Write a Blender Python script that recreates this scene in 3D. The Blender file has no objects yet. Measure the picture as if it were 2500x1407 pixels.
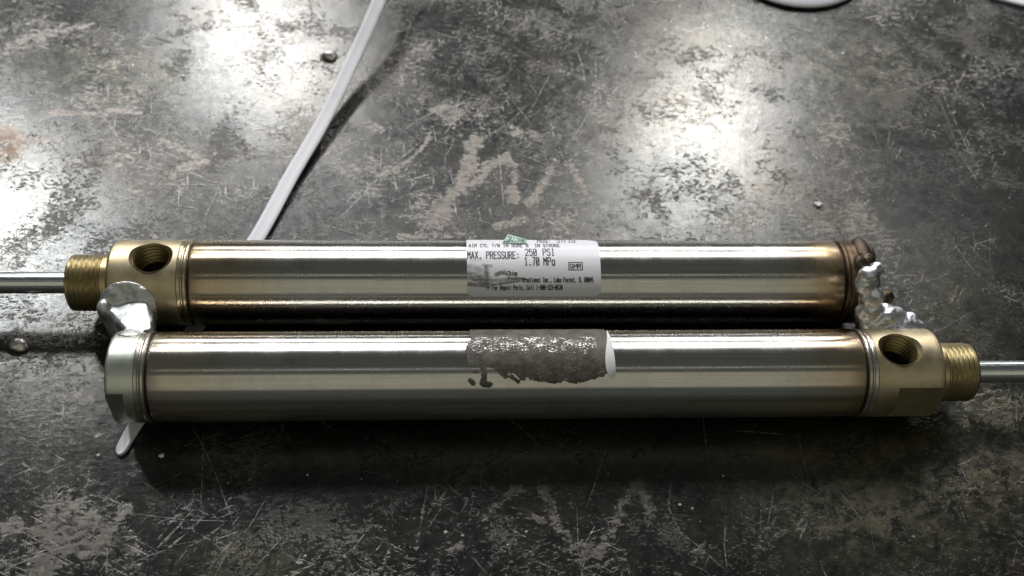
import bpy, bmesh, math, random
import numpy as np
from mathutils import Matrix, Vector, noise as mnoise

random.seed(7)
rng = np.random.default_rng(11)
S = 0.001                                    # the code works in millimetres
scene = bpy.context.scene
COL = scene.collection

# ------------------------------------------------------------------ camera
CAM = np.array([-14.643, -156.881, 259.206])
YAW, PITCH, ROLL, FPX = 0.09734, 0.92103, 0.07617, 2650.97
fw = np.array([math.sin(YAW)*math.cos(PITCH), math.cos(YAW)*math.cos(PITCH), -math.sin(PITCH)])
rt0 = np.cross(fw, [0, 0, 1]); rt0 /= np.linalg.norm(rt0)
up0 = np.cross(rt0, fw)
rt = math.cos(ROLL)*rt0 + math.sin(ROLL)*up0
up = -math.sin(ROLL)*rt0 + math.cos(ROLL)*up0
cd = bpy.data.cameras.new("camera")
cam = bpy.data.objects.new("camera", cd); COL.objects.link(cam)
m = Matrix.Identity(4)
for i in range(3):
    m[i][0], m[i][1], m[i][2], m[i][3] = rt[i], up[i], -fw[i], CAM[i]*S
cam.matrix_world = m
cd.sensor_width = 36.0
cd.lens = FPX/2500*36.0
cd.clip_start = 0.01; cd.clip_end = 50
cd.dof.use_dof = True
cd.dof.focus_distance = 0.290
cd.dof.aperture_fstop = 15.0
scene.camera = cam

# ------------------------------------------------------------------ light
world = bpy.data.worlds.new("World"); scene.world = world
world.use_nodes = True
bg = world.node_tree.nodes["Background"]
bg.inputs[0].default_value = (0.92, 1.0, 0.93, 1)
bg.inputs[1].default_value = 0.07

def lamp(name, loc, target, sx, sy, radiance, color=(1, 1, 1)):
    d = bpy.data.lights.new(name, 'AREA'); d.shape = 'RECTANGLE'
    d.size = sx; d.size_y = sy; d.color = color
    d.energy = radiance*math.pi*sx*sy
    o = bpy.data.objects.new(name, d); COL.objects.link(o)
    o.location = loc
    o.rotation_euler = (Vector(target)-Vector(loc)).to_track_quat('-Z', 'Y').to_euler()
    return o

T0 = (0, 0.03, 0.01)
lamp("ceiling_lamp_back", (-0.47, 1.92, 1.52), T0, 0.24, 0.20, 70, (1.0, 0.97, 0.99))
lamp("ceiling_lamp_left", (-0.98, 1.38, 1.52), T0, 0.20, 0.26, 72, (0.97, 0.97, 1.0))
lamp("ceiling_lamp_right", (0.57, 1.62, 1.50), T0, 0.10, 0.30, 96, (1.0, 0.96, 0.95))
lamp("far_lamp_row", (0.35, 2.70, 1.05), T0, 3.4, 0.34, 8.0, (0.98, 0.98, 1.0))
lamp("middle_lamp_row", (0.0, 1.32, 1.58), T0, 2.2, 0.22, 2.6, (0.97, 0.96, 1.0))
lamp("overhead_tube", (0.0, -0.58, 1.90), T0, 2.6, 0.035, 1.1, (1.0, 0.98, 0.92))
lamp("front_ceiling", (0.0, -1.70, 1.55), T0, 3.4, 1.6, 0.26, (1.0, 0.94, 0.74))

scene.view_settings.view_transform = 'Standard'
scene.view_settings.look = 'None'
scene.view_settings.exposure = 0.28
scene.view_settings.gamma = 1.0
scene.view_settings.use_curve_mapping = False
scene.render.engine = 'CYCLES'
scene.cycles.max_bounces = 8
scene.cycles.caustics_reflective = False

# ------------------------------------------------------------------ helpers
def ray(px, py):
    return fw + rt*(px-1250)/FPX - up*(py-703.5)/FPX
def tb(px, py, z=0.0):                        # photo point -> point on the bench (or at height z)
    d = ray(px, py); k = (z-CAM[2])/d[2]
    return CAM + d*k
def atY(px, py, Y):                           # photo point -> point on the upright plane y = Y
    d = ray(px, py); k = (Y-CAM[1])/d[1]
    return CAM + d*k
AX = 13.2                                     # height of the cylinder axes above the bench
DB = 31.21                                    # back cylinder axis
R = 12.0
def oncyl(px, py, y0, r=R):                   # photo point -> (x, angle) on a cylinder
    d = ray(px, py); o = CAM - np.array([0, y0, AX])
    a = d[1]**2+d[2]**2; b = o[1]*d[1]+o[2]*d[2]; c = o[1]**2+o[2]**2-r*r
    k = (-b-math.sqrt(max(b*b-a*c, 0)))/a
    P = o+d*k
    return P[0], math.atan2(P[2], P[1])

def link(name, me, mat=None, parent=None, loc=(0, 0, 0)):
    o = bpy.data.objects.new(name, me); COL.objects.link(o)
    if mat and me is not None:
        me.materials.clear(); me.materials.append(mat)
    o.location = Vector(loc)*S
    if parent: o.parent = parent
    return o
def tag(o, label=None, cat=None, group=None, kind=None):
    if label: o["label"] = label
    if cat: o["category"] = cat
    if group: o["group"] = group
    if kind: o["kind"] = kind
    return o
def mesh(name, verts, faces, smooth=True, angle=35):
    me = bpy.data.meshes.new(name)
    me.from_pydata([tuple(float(c)*S for c in v) for v in verts], [], faces)
    me.validate(); me.update()
    if smooth:
        me.shade_smooth()
        if angle: me.set_sharp_from_angle(angle=math.radians(angle))
    return me
def grid_mesh(name, P, closed_v=False, angle=35):
    """P: (nu, nv, 3) array in mm."""
    nu, nv = P.shape[:2]
    f = []
    for i in range(nu-1):
        for j in range(nv if closed_v else nv-1):
            k = (j+1) % nv
            f.append((i*nv+j, (i+1)*nv+j, (i+1)*nv+k, i*nv+k))
    return mesh(name, P.reshape(-1, 3), f, True, angle)
def lathe(name, prof, seg=96, axis='x', angle=30, cap=True, rfun=None):
    """revolve (pos, radius) pairs; cap closes both ends."""
    n = len(prof); V = []; F = []
    for (x, r) in prof:
        for j in range(seg):
            t = 2*math.pi*j/seg
            rr = rfun(x, t, r) if rfun else r
            V.append((x, rr*math.cos(t), rr*math.sin(t)) if axis == 'x' else (rr*math.cos(t), rr*math.sin(t), x))
    for i in range(n-1):
        for j in range(seg):
            k = (j+1) % seg
            q = (i*seg+j, i*seg+k, (i+1)*seg+k, (i+1)*seg+j)
            F.append(q if axis != 'x' else q[::-1])
    if cap:
        a = tuple(range(seg)); b = tuple((n-1)*seg+j for j in range(seg))
        F.append(a if axis == 'x' else a[::-1]); F.append(b[::-1] if axis == 'x' else b)
    me = mesh(name, V, F, True, angle)
    bm = bmesh.new(); bm.from_mesh(me); bmesh.ops.recalc_face_normals(bm, faces=bm.faces[:]); bm.to_mesh(me); bm.free()
    return me
def boolean(me, cutters, angle=30):
    o = bpy.data.objects.new("tmp", me); COL.objects.link(o)
    cs = []
    for c in cutters:
        co = bpy.data.objects.new("tmpc", c); COL.objects.link(co); cs.append(co)
        md = o.modifiers.new("b", 'BOOLEAN'); md.operation = 'DIFFERENCE'; md.solver = 'EXACT'; md.object = co
    dg = bpy.context.evaluated_depsgraph_get(); dg.update()
    res = bpy.data.meshes.new_from_object(o.evaluated_get(dg), preserve_all_data_layers=True, depsgraph=dg)
    for q in cs+[o]: bpy.data.objects.remove(q)
    res.shade_smooth(); res.set_sharp_from_angle(angle=math.radians(angle))
    return res
def slab(ang_deg, dist, x0, x1, y0, size=30):
    """box lying beyond the plane with outward normal at ang (in the yz plane) -> cutter for a flat"""
    a = math.radians(ang_deg); n = np.array([0, math.cos(a), math.sin(a)]); t = np.array([0, -math.sin(a), math.cos(a)])
    V = []
    for x in (x0, x1):
        for (u, w) in ((dist, -size), (dist, size), (dist+size, size), (dist+size, -size)):
            V.append(np.array([x, 0, 0])+n*u+t*w)
    F = [(0, 1, 2, 3), (7, 6, 5, 4), (0, 4, 5, 1), (1, 5, 6, 2), (2, 6, 7, 3), (3, 7, 4, 0)]
    me = mesh("cut", V, F, False)
    bm = bmesh.new(); bm.from_mesh(me); bmesh.ops.recalc_face_normals(bm, faces=bm.faces[:]); bm.to_mesh(me); bm.free()
    return me
def lumps(name, parts, voxel=0.35, amp=0.25, freq=0.35, smooth=3, seed=0):
    """weld metal: ellipsoids fused by a voxel remesh, softened and roughened."""
    bm = bmesh.new()
    for (c, r, *rot) in parts:
        if c == 'hull':
            vs = [bm.verts.new(Vector(tuple(q))*S) for q in r]
            ch = bmesh.ops.convex_hull(bm, input=vs)
            bmesh.ops.delete(bm, geom=[g for g in ch['geom_interior'] if isinstance(g, bmesh.types.BMVert)], context='VERTS')
            continue
        M = Matrix.Translation(Vector(c)*S)
        if rot: M = M @ (Matrix.Rotation(math.radians(rot[0][2]), 4, 'Z') @ Matrix.Rotation(math.radians(rot[0][1]), 4, 'Y') @ Matrix.Rotation(math.radians(rot[0][0]), 4, 'X'))
        M = M @ Matrix.Diagonal((r[0]*S, r[1]*S, r[2]*S, 1))
        bmesh.ops.create_icosphere(bm, subdivisions=3, radius=1, matrix=M)
    me = bpy.data.meshes.new(name); bm.to_mesh(me); bm.free()
    o = bpy.data.objects.new("tmp", me); COL.objects.link(o)
    md = o.modifiers.new("r", 'REMESH'); md.mode = 'VOXEL'; md.voxel_size = voxel*S
    ms = o.modifiers.new("s", 'SMOOTH'); ms.factor = 0.5; ms.iterations = smooth
    dg = bpy.context.evaluated_depsgraph_get(); dg.update()
    res = bpy.data.meshes.new_from_object(o.evaluated_get(dg), depsgraph=dg)
    bpy.data.objects.remove(o)
    off = Vector((seed*3.7, seed*1.3, 0))
    nrm = [v.normal.copy() for v in res.vertices]
    for v, n in zip(res.vertices, nrm):
        q = v.co/S*freq+off
        d = mnoise.noise(q)+0.5*mnoise.noise(q*2.3)+0.25*mnoise.noise(q*5.1)
        v.co += n*(d*amp*S)
    res.shade_smooth(); res.name = name
    return res

# ------------------------------------------------------------------ materials
class NT:
    def __init__(self, name):
        self.mat = bpy.data.materials.new(name); self.mat.use_nodes = True
        self.t = self.mat.node_tree; self.t.nodes.clear()
        self.out = self.t.nodes.new('ShaderNodeOutputMaterial')
        self.bsdf = self.t.nodes.new('ShaderNodeBsdfPrincipled')
        self.t.links.new(self.bsdf.outputs[0], self.out.inputs[0])
    def n(self, typ, **kw):
        nd = self.t.nodes.new(typ)
        for k, v in kw.items(): setattr(nd, k, v)
        return nd
    def l(self, a, b): self.t.links.new(a, b)
    def val(self, inp, v):
        if hasattr(v, 'is_linked') or hasattr(v, 'links'): self.l(v, inp)
        else: inp.default_value = v
    def set(self, **kw):
        for k, v in kw.items(): self.val(self.bsdf.inputs[k.replace('_', ' ')], v)
    def coord(self, scale=(1, 1, 1), loc=(0, 0, 0), rot=0.0):
        """object coordinates in millimetres"""
        tc = self.n('ShaderNodeTexCoord'); mp = self.n('ShaderNodeMapping')
        mp.inputs['Scale'].default_value = tuple(1000*s for s in scale); mp.inputs['Location'].default_value = loc
        if rot:
            m0 = self.n('ShaderNodeMapping'); m0.inputs['Rotation'].default_value = (0, 0, math.radians(rot)); self.l(tc.outputs['Object'], m0.inputs[0]); self.l(m0.outputs[0], mp.inputs[0]); return mp.outputs[0]
        self.l(tc.outputs['Object'], mp.inputs[0]); return mp.outputs[0]
    def noise(self, vec, scale, detail=4, rough=0.55, dist=0.0):
        nd = self.n('ShaderNodeTexNoise')
        self.l(vec, nd.inputs['Vector']); nd.inputs['Scale'].default_value = scale
        nd.inputs['Detail'].default_value = detail; nd.inputs['Roughness'].default_value = rough
        nd.inputs['Distortion'].default_value = dist
        return nd.outputs['Fac']
    def math(self, op, a, b=0.0, c=0.0, clamp=False):
        nd = self.n('ShaderNodeMath', operation=op, use_clamp=clamp)
        self.val(nd.inputs[0], a); self.val(nd.inputs[1], b); self.val(nd.inputs[2], c); return nd.outputs[0]
    def step(self, v, a, b, lo=0.0, hi=1.0, smooth=True):
        nd = self.n('ShaderNodeMapRange', interpolation_type='SMOOTHSTEP' if smooth else 'LINEAR')
        self.val(nd.inputs['Value'], v); nd.inputs['From Min'].default_value = a; nd.inputs['From Max'].default_value = b
        nd.inputs['To Min'].default_value = lo; nd.inputs['To Max'].default_value = hi
        return nd.outputs[0]
    def mix(self, f, a, b):
        nd = self.n('ShaderNodeMix', data_type='RGBA')
        self.val(nd.inputs[0], f)
        self.val(nd.inputs[6], a if hasattr(a, 'links') else (*a, 1)); self.val(nd.inputs[7], b if hasattr(b, 'links') else (*b, 1))
        return nd.outputs[2]
    def mixf(self, f, a, b):
        nd = self.n('ShaderNodeMix', data_type='FLOAT')
        self.val(nd.inputs[0], f); self.val(nd.inputs[2], a); self.val(nd.inputs[3], b); return nd.outputs[0]
    def sep(self, vec):
        nd = self.n('ShaderNodeSeparateXYZ'); self.l(vec, nd.inputs[0]); return nd.outputs
    def attr(self, name):
        nd = self.n('ShaderNodeAttribute', attribute_name=name)
        s = self.n('ShaderNodeSeparateColor'); self.l(nd.outputs['Color'], s.inputs[0]); return s.outputs
    def bump(self, h, strength=0.3, dist=0.0002):
        nd = self.n('ShaderNodeBump'); self.val(nd.inputs['Height'], h)
        nd.inputs['Strength'].default_value = strength; nd.inputs['Distance'].default_value = dist
        self.l(nd.outputs[0], self.bsdf.inputs['Normal']); return nd

def mat_bench():
    b = NT("bench_steel"); v = b.coord(); a = b.attr("marks")
    wear, rust, smear = a[0], a[1], a[2]
    sub = lambda q, k: b.math('MULTIPLY', b.math('SUBTRACT', q, 0.5), k)
    add = lambda *q: q[0] if len(q) == 1 else b.math('ADD', q[0], add(*q[1:]))
    big = b.noise(v, 0.020, 5, 0.6)
    zone = b.noise(b.coord(loc=(40, 90, 7)), 0.035, 3, 0.5)
    mid = b.noise(v, 0.15, 12, 0.76, 0.6)
    mott = b.noise(b.coord(loc=(11, 3, 5)), 0.30, 12, 0.80, 0.3)
    fin = b.noise(b.coord((0.75, 1.25, 1)), 0.60, 9, 0.74, 0.5)
    spk = b.noise(v, 2.6, 4, 0.75)
    # hairline scuffs in a few directions
    lines = None
    for rot, sc, th in ((28, 1.7, 0.635), (-22, 1.5, 0.645), (84, 1.4, 0.650), (-58, 1.8, 0.650)):
        q = b.noise(b.coord((0.045, 1.0, 1), rot=rot), sc, 3, 0.6, 0.0)
        q = b.math('MULTIPLY', b.step(q, th, th+0.05), b.step(add(zone, sub(mid, 0.8)), 0.40, 0.62))
        lines = q if lines is None else b.math('MAXIMUM', lines, q)
    h = add(b.math('MULTIPLY', mid, 0.60), b.math('MULTIPLY', fin, 0.40), sub(big, 0.25), b.math('MULTIPLY', wear, 0.25))
    patch = b.step(h, 0.600, 0.705)
    flecks = b.step(add(fin, sub(zone, 0.9), sub(mott, 0.3), b.math('MULTIPLY', wear, 0.18)), 0.62, 0.71)
    speck = b.step(add(spk, sub(mid, 0.6)), 0.64, 0.74)
    patch = b.math('MAXIMUM', patch, b.math('MAXIMUM', b.math('MULTIPLY', speck, 0.45), b.math('MULTIPLY', flecks, 0.75)))
    # pitted, matt spots that swallow the glare
    pit = add(b.noise(b.coord((0.8, 1.3, 1), (5, 9, 2)), 0.85, 8, 0.72, 0.8), sub(b.noise(b.coord(loc=(3, 70, 1)), 0.05, 4, 0.6), 0.75))
    pit = b.step(add(pit, b.math('MULTIPLY', wear, -0.22)), 0.562, 0.640)
    smr = b.math('MULTIPLY', smear, b.step(add(mid, sub(fin, 0.4)), 0.36, 0.58))
    mm = b.step(mott, 0.34, 0.68)
    steel = b.mix(mm, (0.036, 0.039, 0.038), (0.076, 0.077, 0.072))
    steel = b.mix(b.step(big, 0.4, 0.65, 0.0, 0.4), steel, (0.085, 0.080, 0.068))
    pc = b.mix(b.step(fin, 0.35, 0.65), (0.085, 0.077, 0.066), (0.160, 0.147, 0.128))
    col = b.mix(patch, steel, pc)
    col = b.mix(b.math('MULTIPLY', smr, 0.80), col, b.mix(mm, (0.105, 0.100, 0.062), (0.210, 0.200, 0.140)))
    col = b.mix(b.math('MULTIPLY', pit, 0.70), col, (0.040, 0.037, 0.031))
    rs = b.math('MULTIPLY', rust, b.step(mid, 0.32, 0.60), clamp=True)
    col = b.mix(b.math('MULTIPLY', rs, 0.60), col, (0.125, 0.082, 0.055))
    col = b.mix(b.math('MULTIPLY', lines, 0.55), col, (0.26, 0.25, 0.24))
    dull = b.math('MAXIMUM', b.math('MAXIMUM', b.math('MAXIMUM', patch, pit), b.math('MULTIPLY', smr, 0.75)), b.math('MAXIMUM', rs, b.math('MULTIPLY', lines, 0.7)))
    b.set(Base_Color=col, Metallic=0.95, Roughness=add(b.mixf(dull, 0.160, 0.38), sub(mott, 0.12)))
    hh = add(b.math('MULTIPLY', patch, 0.35), b.math('MULTIPLY', fin, 0.7), b.math('MULTIPLY', spk, 0.25), b.math('MULTIPLY', lines, -0.4), b.math('MULTIPLY', pit, -0.4))
    bp = b.bump(hh, 0.32, 0.00018)
    # scale and fine scuffing scatter part of the light widely
    hz = b.n('ShaderNodeBsdfPrincipled'); b.l(b.mix(b.step(mott, 0.35, 0.7, 0.0, 0.35), col, (0.18, 0.178, 0.165)), hz.inputs['Base Color'])
    hz.inputs['Metallic'].default_value = 0.97; b.val(hz.inputs['Roughness'], 0.46)
    b.l(bp.outputs[0], hz.inputs['Normal'])
    mx = b.n('ShaderNodeMixShader'); mx.inputs[0].default_value = 0.13
    b.l(b.bsdf.outputs[0], mx.inputs[1]); b.l(hz.outputs[0], mx.inputs[2]); b.l(mx.outputs[0], b.out.inputs[0])
    return b.mat

def mat_scratch():
    b = NT("scratched_steel"); v = b.coord()
    n = b.noise(v, 0.7, 5, 0.7)
    b.set(Base_Color=(0.33, 0.31, 0.29, 1), Metallic=0.35, Roughness=0.45)
    tr = b.n('ShaderNodeBsdfTransparent'); mx = b.n('ShaderNodeMixShader')
    at = b.attr("fade")
    al = b.math('MULTIPLY', b.step(n, 0.36, 0.60), at[0], clamp=True)
    b.l(al, mx.inputs[0]); b.l(tr.outputs[0], mx.inputs[1]); b.l(b.bsdf.outputs[0], mx.inputs[2]); b.l(mx.outputs[0], b.out.inputs[0])
    return b.mat

def mat_barrel(name, xl, xr, left_amt, right_amt, right_burn):
    b = NT(name); v = b.coord()
    x = b.sep(v)[0]
    wob = b.math('MULTIPLY', b.math('SUBTRACT', b.noise(v, 0.12, 4), 0.5), 14)
    xx = b.math('ADD', x, wob)
    tl = b.step(xx, xl+2, xl+34, left_amt, 0.0)
    tr = b.step(xx, xr-24, xr-1, 0.0, right_amt)
    tint = b.math('MAXIMUM', tl, tr)
    streak = b.noise(b.coord((0.012, 1, 1)), 1.6, 4, 0.6)
    brush = b.noise(b.coord((3.0, 0.05, 0.05)), 1.0, 3, 0.6)
    base = b.mix(b.step(streak, 0.3, 0.7), (0.50, 0.490, 0.450), (0.60, 0.590, 0.548))
    col = b.mix(tint, base, (0.46, 0.315, 0.135))
    burn = b.step(b.math('ADD', x, b.math('MULTIPLY', b.math('SUBTRACT', b.noise(v, 0.35, 6, 0.7), 0.5), 9)), xr-13.0, xr-4.0, 0.0, right_burn)
    col = b.mix(burn, col, b.mix(b.step(b.noise(v, 0.5, 5), 0.35, 0.65), (0.25, 0.17, 0.085), (0.40, 0.285, 0.15)))
    smg = b.step(b.noise(v, 0.10, 6, 0.65), 0.58, 0.75)
    rub = b.math('MAXIMUM', b.step(b.noise(b.coord((0.10, 1.0, 1.0), rot=14), 1.3, 3, 0.6), 0.66, 0.72), b.step(b.noise(b.coord((0.12, 1.2, 1.2), rot=-32), 1.5, 3, 0.6), 0.685, 0.73))
    rub = b.math('MULTIPLY', rub, b.step(b.noise(v, 0.06, 3), 0.45, 0.62))
    col = b.mix(b.math('MULTIPLY', rub, 0.30), col, (0.75, 0.74, 0.70))
    col = b.mix(b.math('MULTIPLY', smg, 0.40), col, (0.25, 0.23, 0.19))
    b.set(Base_Color=col, Metallic=1.0,
          Roughness=b.math('ADD', b.math('ADD', b.step(b.noise(v, 0.09, 7, 0.7), 0.35, 0.7, 0.22, 0.31), b.math('ADD', b.math('MULTIPLY', burn, 0.10), b.math('MULTIPLY', rub, 0.12))), b.math('MULTIPLY', b.math('SUBTRACT', brush, 0.5), 0.10)),
          Anisotropic=b.mixf(burn, 0.95, 0.3), Anisotropic_Rotation=0.25)
    tg = b.n('ShaderNodeTangent', direction_type='RADIAL', axis='X'); b.l(tg.outputs[0], b.bsdf.inputs['Tangent'])
    b.bump(b.math('ADD', b.math('MULTIPLY', brush, 0.4), b.math('MULTIPLY', streak, 0.5)), 0.10, 0.00005)
    return b.mat

def mat_cap(name, c0, c1, rough=0.36, soot=None):
    b = NT(name); v = b.coord()
    n = b.noise(v, 0.18, 6, 0.65); g = b.noise(v, 3.2, 3, 0.6)
    col = b.mix(b.step(n, 0.32, 0.68), c0, c1)
    dirt = b.step(b.noise(v, 0.6, 6, 0.7), 0.60, 0.74)
    col = b.mix(b.math('MULTIPLY', dirt, 0.45), col, tuple(c*0.35 for c in c0))
    b.set(Base_Color=col, Metallic=0.96, Roughness=b.math('ADD', rough, b.math('MULTIPLY', b.math('SUBTRACT', n, 0.5), 0.22)))
    b.bump(b.math('ADD', b.math('MULTIPLY', g, 0.35), n), 0.22, 0.00008)
    return b.mat

def mat_weld(name, c0, c1, rough=0.2, dark=0.3, bmp=0.35):
    b = NT(name); v = b.coord()
    n = b.noise(v, 0.22, 5, 0.65); f = b.noise(v, 0.8, 5, 0.7)
    col = b.mix(b.step(n, 0.35, 0.62), c0, c1)
    pit = b.step(f, 0.62, 0.72)
    col = b.mix(b.math('MULTIPLY', pit, dark), col, (0.05, 0.05, 0.05))
    b.set(Base_Color=col, Metallic=0.97, Roughness=b.step(n, 0.3, 0.7, rough, rough+0.22))
    b.bump(b.math('ADD', f, n), bmp, 0.00025)
    return b.mat

def mat_plain(name, col, rough=0.5, metal=0.0, bump=0.0, scale=1.0, sub=0.0, var=0.12):
    b = NT(name); v = b.coord()
    n = b.noise(v, scale, 4, 0.6)
    b.set(Base_Color=b.mix(n, tuple(c*(1-var) for c in col), tuple(min(1, c*(1+var)) for c in col)), Metallic=metal,
          Roughness=b.step(n, 0.3, 0.7, rough-0.05, rough+0.05))
    if sub:
        b.bsdf.inputs['Subsurface Weight'].default_value = sub
        b.bsdf.inputs['Subsurface Radius'].default_value = (0.004, 0.004, 0.004)
        b.bsdf.inputs['Subsurface Scale'].default_value = 1.0
    if bump: b.bump(n, bump, 0.0001)
    return b.mat

def mat_nylon(name, col, amt):
    b = NT(name); v = b.coord(); n = b.noise(v, 0.5, 3)
    b.set(Base_Color=b.mix(b.step(b.noise(v, 0.12, 7, 0.7), 0.55, 0.75, 0, 0.25), b.mix(n, tuple(c*0.97 for c in col), col), (0.45, 0.43, 0.40)), Roughness=b.step(n, 0.3, 0.7, 0.32, 0.45))
    tr = b.n('ShaderNodeBsdfTranslucent'); tr.inputs[0].default_value = (0.92, 0.94, 1.0, 1)
    mx = b.n('ShaderNodeMixShader'); mx.inputs[0].default_value = amt
    b.l(b.bsdf.outputs[0], mx.inputs[1]); b.l(tr.outputs[0], mx.inputs[2]); b.l(mx.outputs[0], b.out.inputs[0])
    return b.mat
M = {}
M['bench'] = mat_bench(); M['scratch'] = mat_scratch()
M['barrel_back'] = mat_barrel("polished_steel_heat_stained", -85, 97, 0.65, 0.65, 0.60)
M['barrel_front'] = mat_barrel("polished_steel", -91, 95.5, 0.30, 0.65, 0.0)
M['brass'] = mat_cap("tarnished_brass", (0.42, 0.35, 0.215), (0.55, 0.47, 0.315), 0.42)
M['thread'] = mat_cap("brass_thread", (0.40, 0.325, 0.165), (0.50, 0.415, 0.23), 0.33)
M['silver'] = mat_cap("satin_alloy", (0.50, 0.53, 0.46), (0.60, 0.62, 0.55), 0.34)
M['ring'] = mat_cap("crimped_steel", (0.42, 0.39, 0.32), (0.54, 0.51, 0.44), 0.27)
M['brass_ring'] = mat_cap("crimped_brass", (0.44, 0.37, 0.24), (0.55, 0.48, 0.34), 0.27)
M['burnt'] = mat_weld("scorched_steel", (0.07, 0.045, 0.025), (0.17, 0.13, 0.085), 0.38, 0.6)
M['crust'] = mat_weld("burnt_slag", (0.06, 0.042, 0.030), (0.13, 0.105, 0.075), 0.40, 0.4)
M['weld'] = mat_weld("bright_weld", (0.58, 0.60, 0.62), (0.84, 0.84, 0.86), 0.27, 0.25, 0.20)
M['weld_smooth'] = mat_weld("smooth_weld", (0.52, 0.55, 0.53), (0.70, 0.72, 0.70), 0.36, 0.25, 0.18)
M['rod'] = mat_plain("chromed_rod", (0.62, 0.65, 0.65), 0.17, 1.0, var=0.04)
M['port'] = mat_cap("shaded_brass_thread", (0.26, 0.21, 0.10), (0.36, 0.29, 0.15), 0.34)  # brass colour darkened to paint in the shade inside the ports
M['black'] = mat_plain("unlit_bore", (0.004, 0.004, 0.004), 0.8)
M['dark'] = mat_plain("dark_groove", (0.030, 0.024, 0.018), 0.5, 0.6)
M['nylon'] = mat_nylon("white_nylon", (0.93, 0.93, 0.96), 0.15)
M['plastic'] = mat_plain("white_plastic", (0.78, 0.78, 0.85), 0.32, 0.0, sub=0.2, var=0.02)
M['ink'] = mat_plain("black_ink", (0.018, 0.018, 0.028), 0.6, var=0.2)
M['paper'] = mat_plain("white_paper", (0.80, 0.80, 0.80), 0.7, bump=0.2, scale=1.5, var=0.05)
M['spatter'] = mat_weld("weld_spatter", (0.50, 0.48, 0.44), (0.74, 0.72, 0.68), 0.24, 0.2, 0.2)
M['chip'] = mat_plain("pale_chip", (0.88, 0.87, 0.84), 0.5, var=0.15)
M['grit'] = mat_plain("bright_grit", (0.62, 0.60, 0.56), 0.35, 0.4, var=0.3)

# ------------------------------------------------------------------ bench top
def seg_dist(X, Y, poly):
    d = np.full(X.shape, 1e9)
    for (x0, y0), (x1, y1) in zip(poly[:-1], poly[1:]):
        vx, vy = x1-x0, y1-y0; L = vx*vx+vy*vy+1e-9
        t = np.clip(((X-x0)*vx+(Y-y0)*vy)/L, 0, 1)
        d = np.minimum(d, np.hypot(X-x0-t*vx, Y-y0-t*vy))
    return d
def axis_samples(lo, hi, step, ext):
    core = np.arange(lo, hi+step/2, step)
    g = [2, 5, 10, 20, 40, 80, 150, 250, 450, 700]
    a = [lo-q for q in g if q <= ext][::-1]; c = [hi+q for q in g if q <= ext]
    return np.array(a+list(core)+c)
gx = axis_samples(-192, 226, 0.62, 800); gy = axis_samples(-66, 194, 0.62, 800)
GX, GY = np.meshgrid(gx, gy)
wear = np.zeros_like(GX); rust = np.zeros_like(GX); smear = np.zeros_like(GX)
def stroke(arr, pts, w, s, soft=0.5):
    poly = [tuple(tb(*q)[:2]) for q in pts]
    if len(poly) == 1: poly = poly*2
    d = seg_dist(GX, GY, poly); hw = w/2/8.2
    np.maximum(arr, s*np.clip((hw*(1+soft)-d)/(2*soft*hw+1e-6), 0, 1), out=arr)
def area(arr, c, rx, ry, s):
    p = tb(*c); d = np.hypot((GX-p[0])/(rx/8.0), (GY-p[1])/(ry/5.4))
    arr += s*np.clip(1.25-d, 0, 1)
# worn strokes shaped like letters, behind and in front of the cylinders
stroke(wear, [(1164, 340), (1150, 372), (1142, 413), (1127, 444), (1099, 484), (1082, 507), (1065, 545)], 42, 0.68, 0.8)
stroke(wear, [(1136, 467), (1173, 436), (1201, 399), (1235, 385), (1255, 405), (1255, 442), (1250, 488)], 33, 0.68, 0.8)
stroke(wear, [(1292, 498), (1321, 456), (1340, 408), (1366, 390), (1395, 410), (1412, 444), (1434, 484)], 34, 0.62, 0.8)
stroke(wear, [(1260, 325), (1305, 332)], 34, 0.6); stroke(wear, [(1055, 270), (1085, 262)], 24, 0.7)
stroke(wear, [(1048, 335), (1025, 370), (985, 400), (930, 432)], 13, 0.6)
stroke(wear, [(977, 578), (1156, 576)], 22, 0.6); stroke(wear, [(1213, 552), (1278, 538)], 30, 0.55)
stroke(wear, [(895, 300), (925, 318)], 40, 0.65); stroke(wear, [(1240, 305), (1320, 330)], 18, 0.5)
stroke(wear, [(1318, 1173), (1340, 1223), (1354, 1281), (1383, 1331), (1426, 1360), (1466, 1346), (1498, 1295), (1520, 1230), (1556, 1185), (1585, 1234), (1588, 1295)], 36, 0.5)
stroke(wear, [(1250, 1256), (1350, 1280)], 18, 0.7); stroke(wear, [(1264, 1191), (1189, 1252), (1174, 1281), (1124, 1335), (1095, 1353)], 24, 0.5)
stroke(wear, [(1045, 1180), (1023, 1306), (994, 1403)], 12, 0.6); stroke(wear, [(1500, 1400), (1535, 1350)], 60, 0.5)
stroke(wear, [(1660, 1400), (1720, 1330)], 40, 0.6); stroke(wear, [(1850, 1340), (1890, 1300)], 60, 0.5)
for a_, b_, w_ in (((474, 1243), (374, 1349), 8), ((442, 1250), (384, 1314), 15), ((502, 1259), (400, 1346), 7), ((544, 1282), (448, 1339), 8),
                   ((573, 1317), (506, 1397), 7), ((627, 1339), (576, 1406), 8), ((520, 1300), (470, 1350), 10), ((600, 1340), (540, 1400), 10)):
    stroke(wear, [a_, b_], w_*1.6, 0.42, 0.9)
for c_, w_ in (((179, 1237), 38), ((211, 1269), 26), ((301, 1253), 28), ((16, 1288), 44), ((96, 1394), 44), ((231, 908), 30), ((187, 967), 16), ((211, 981), 20), ((705, 1240), 30), ((620, 1130), 18)):
    stroke(wear, [c_, (c_[0]+14, c_[1]-8)], w_, 0.6, 0.8)
stroke(wear, [(301, 1253), (256, 1314), (208, 1355)], 22, 0.6)
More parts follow.
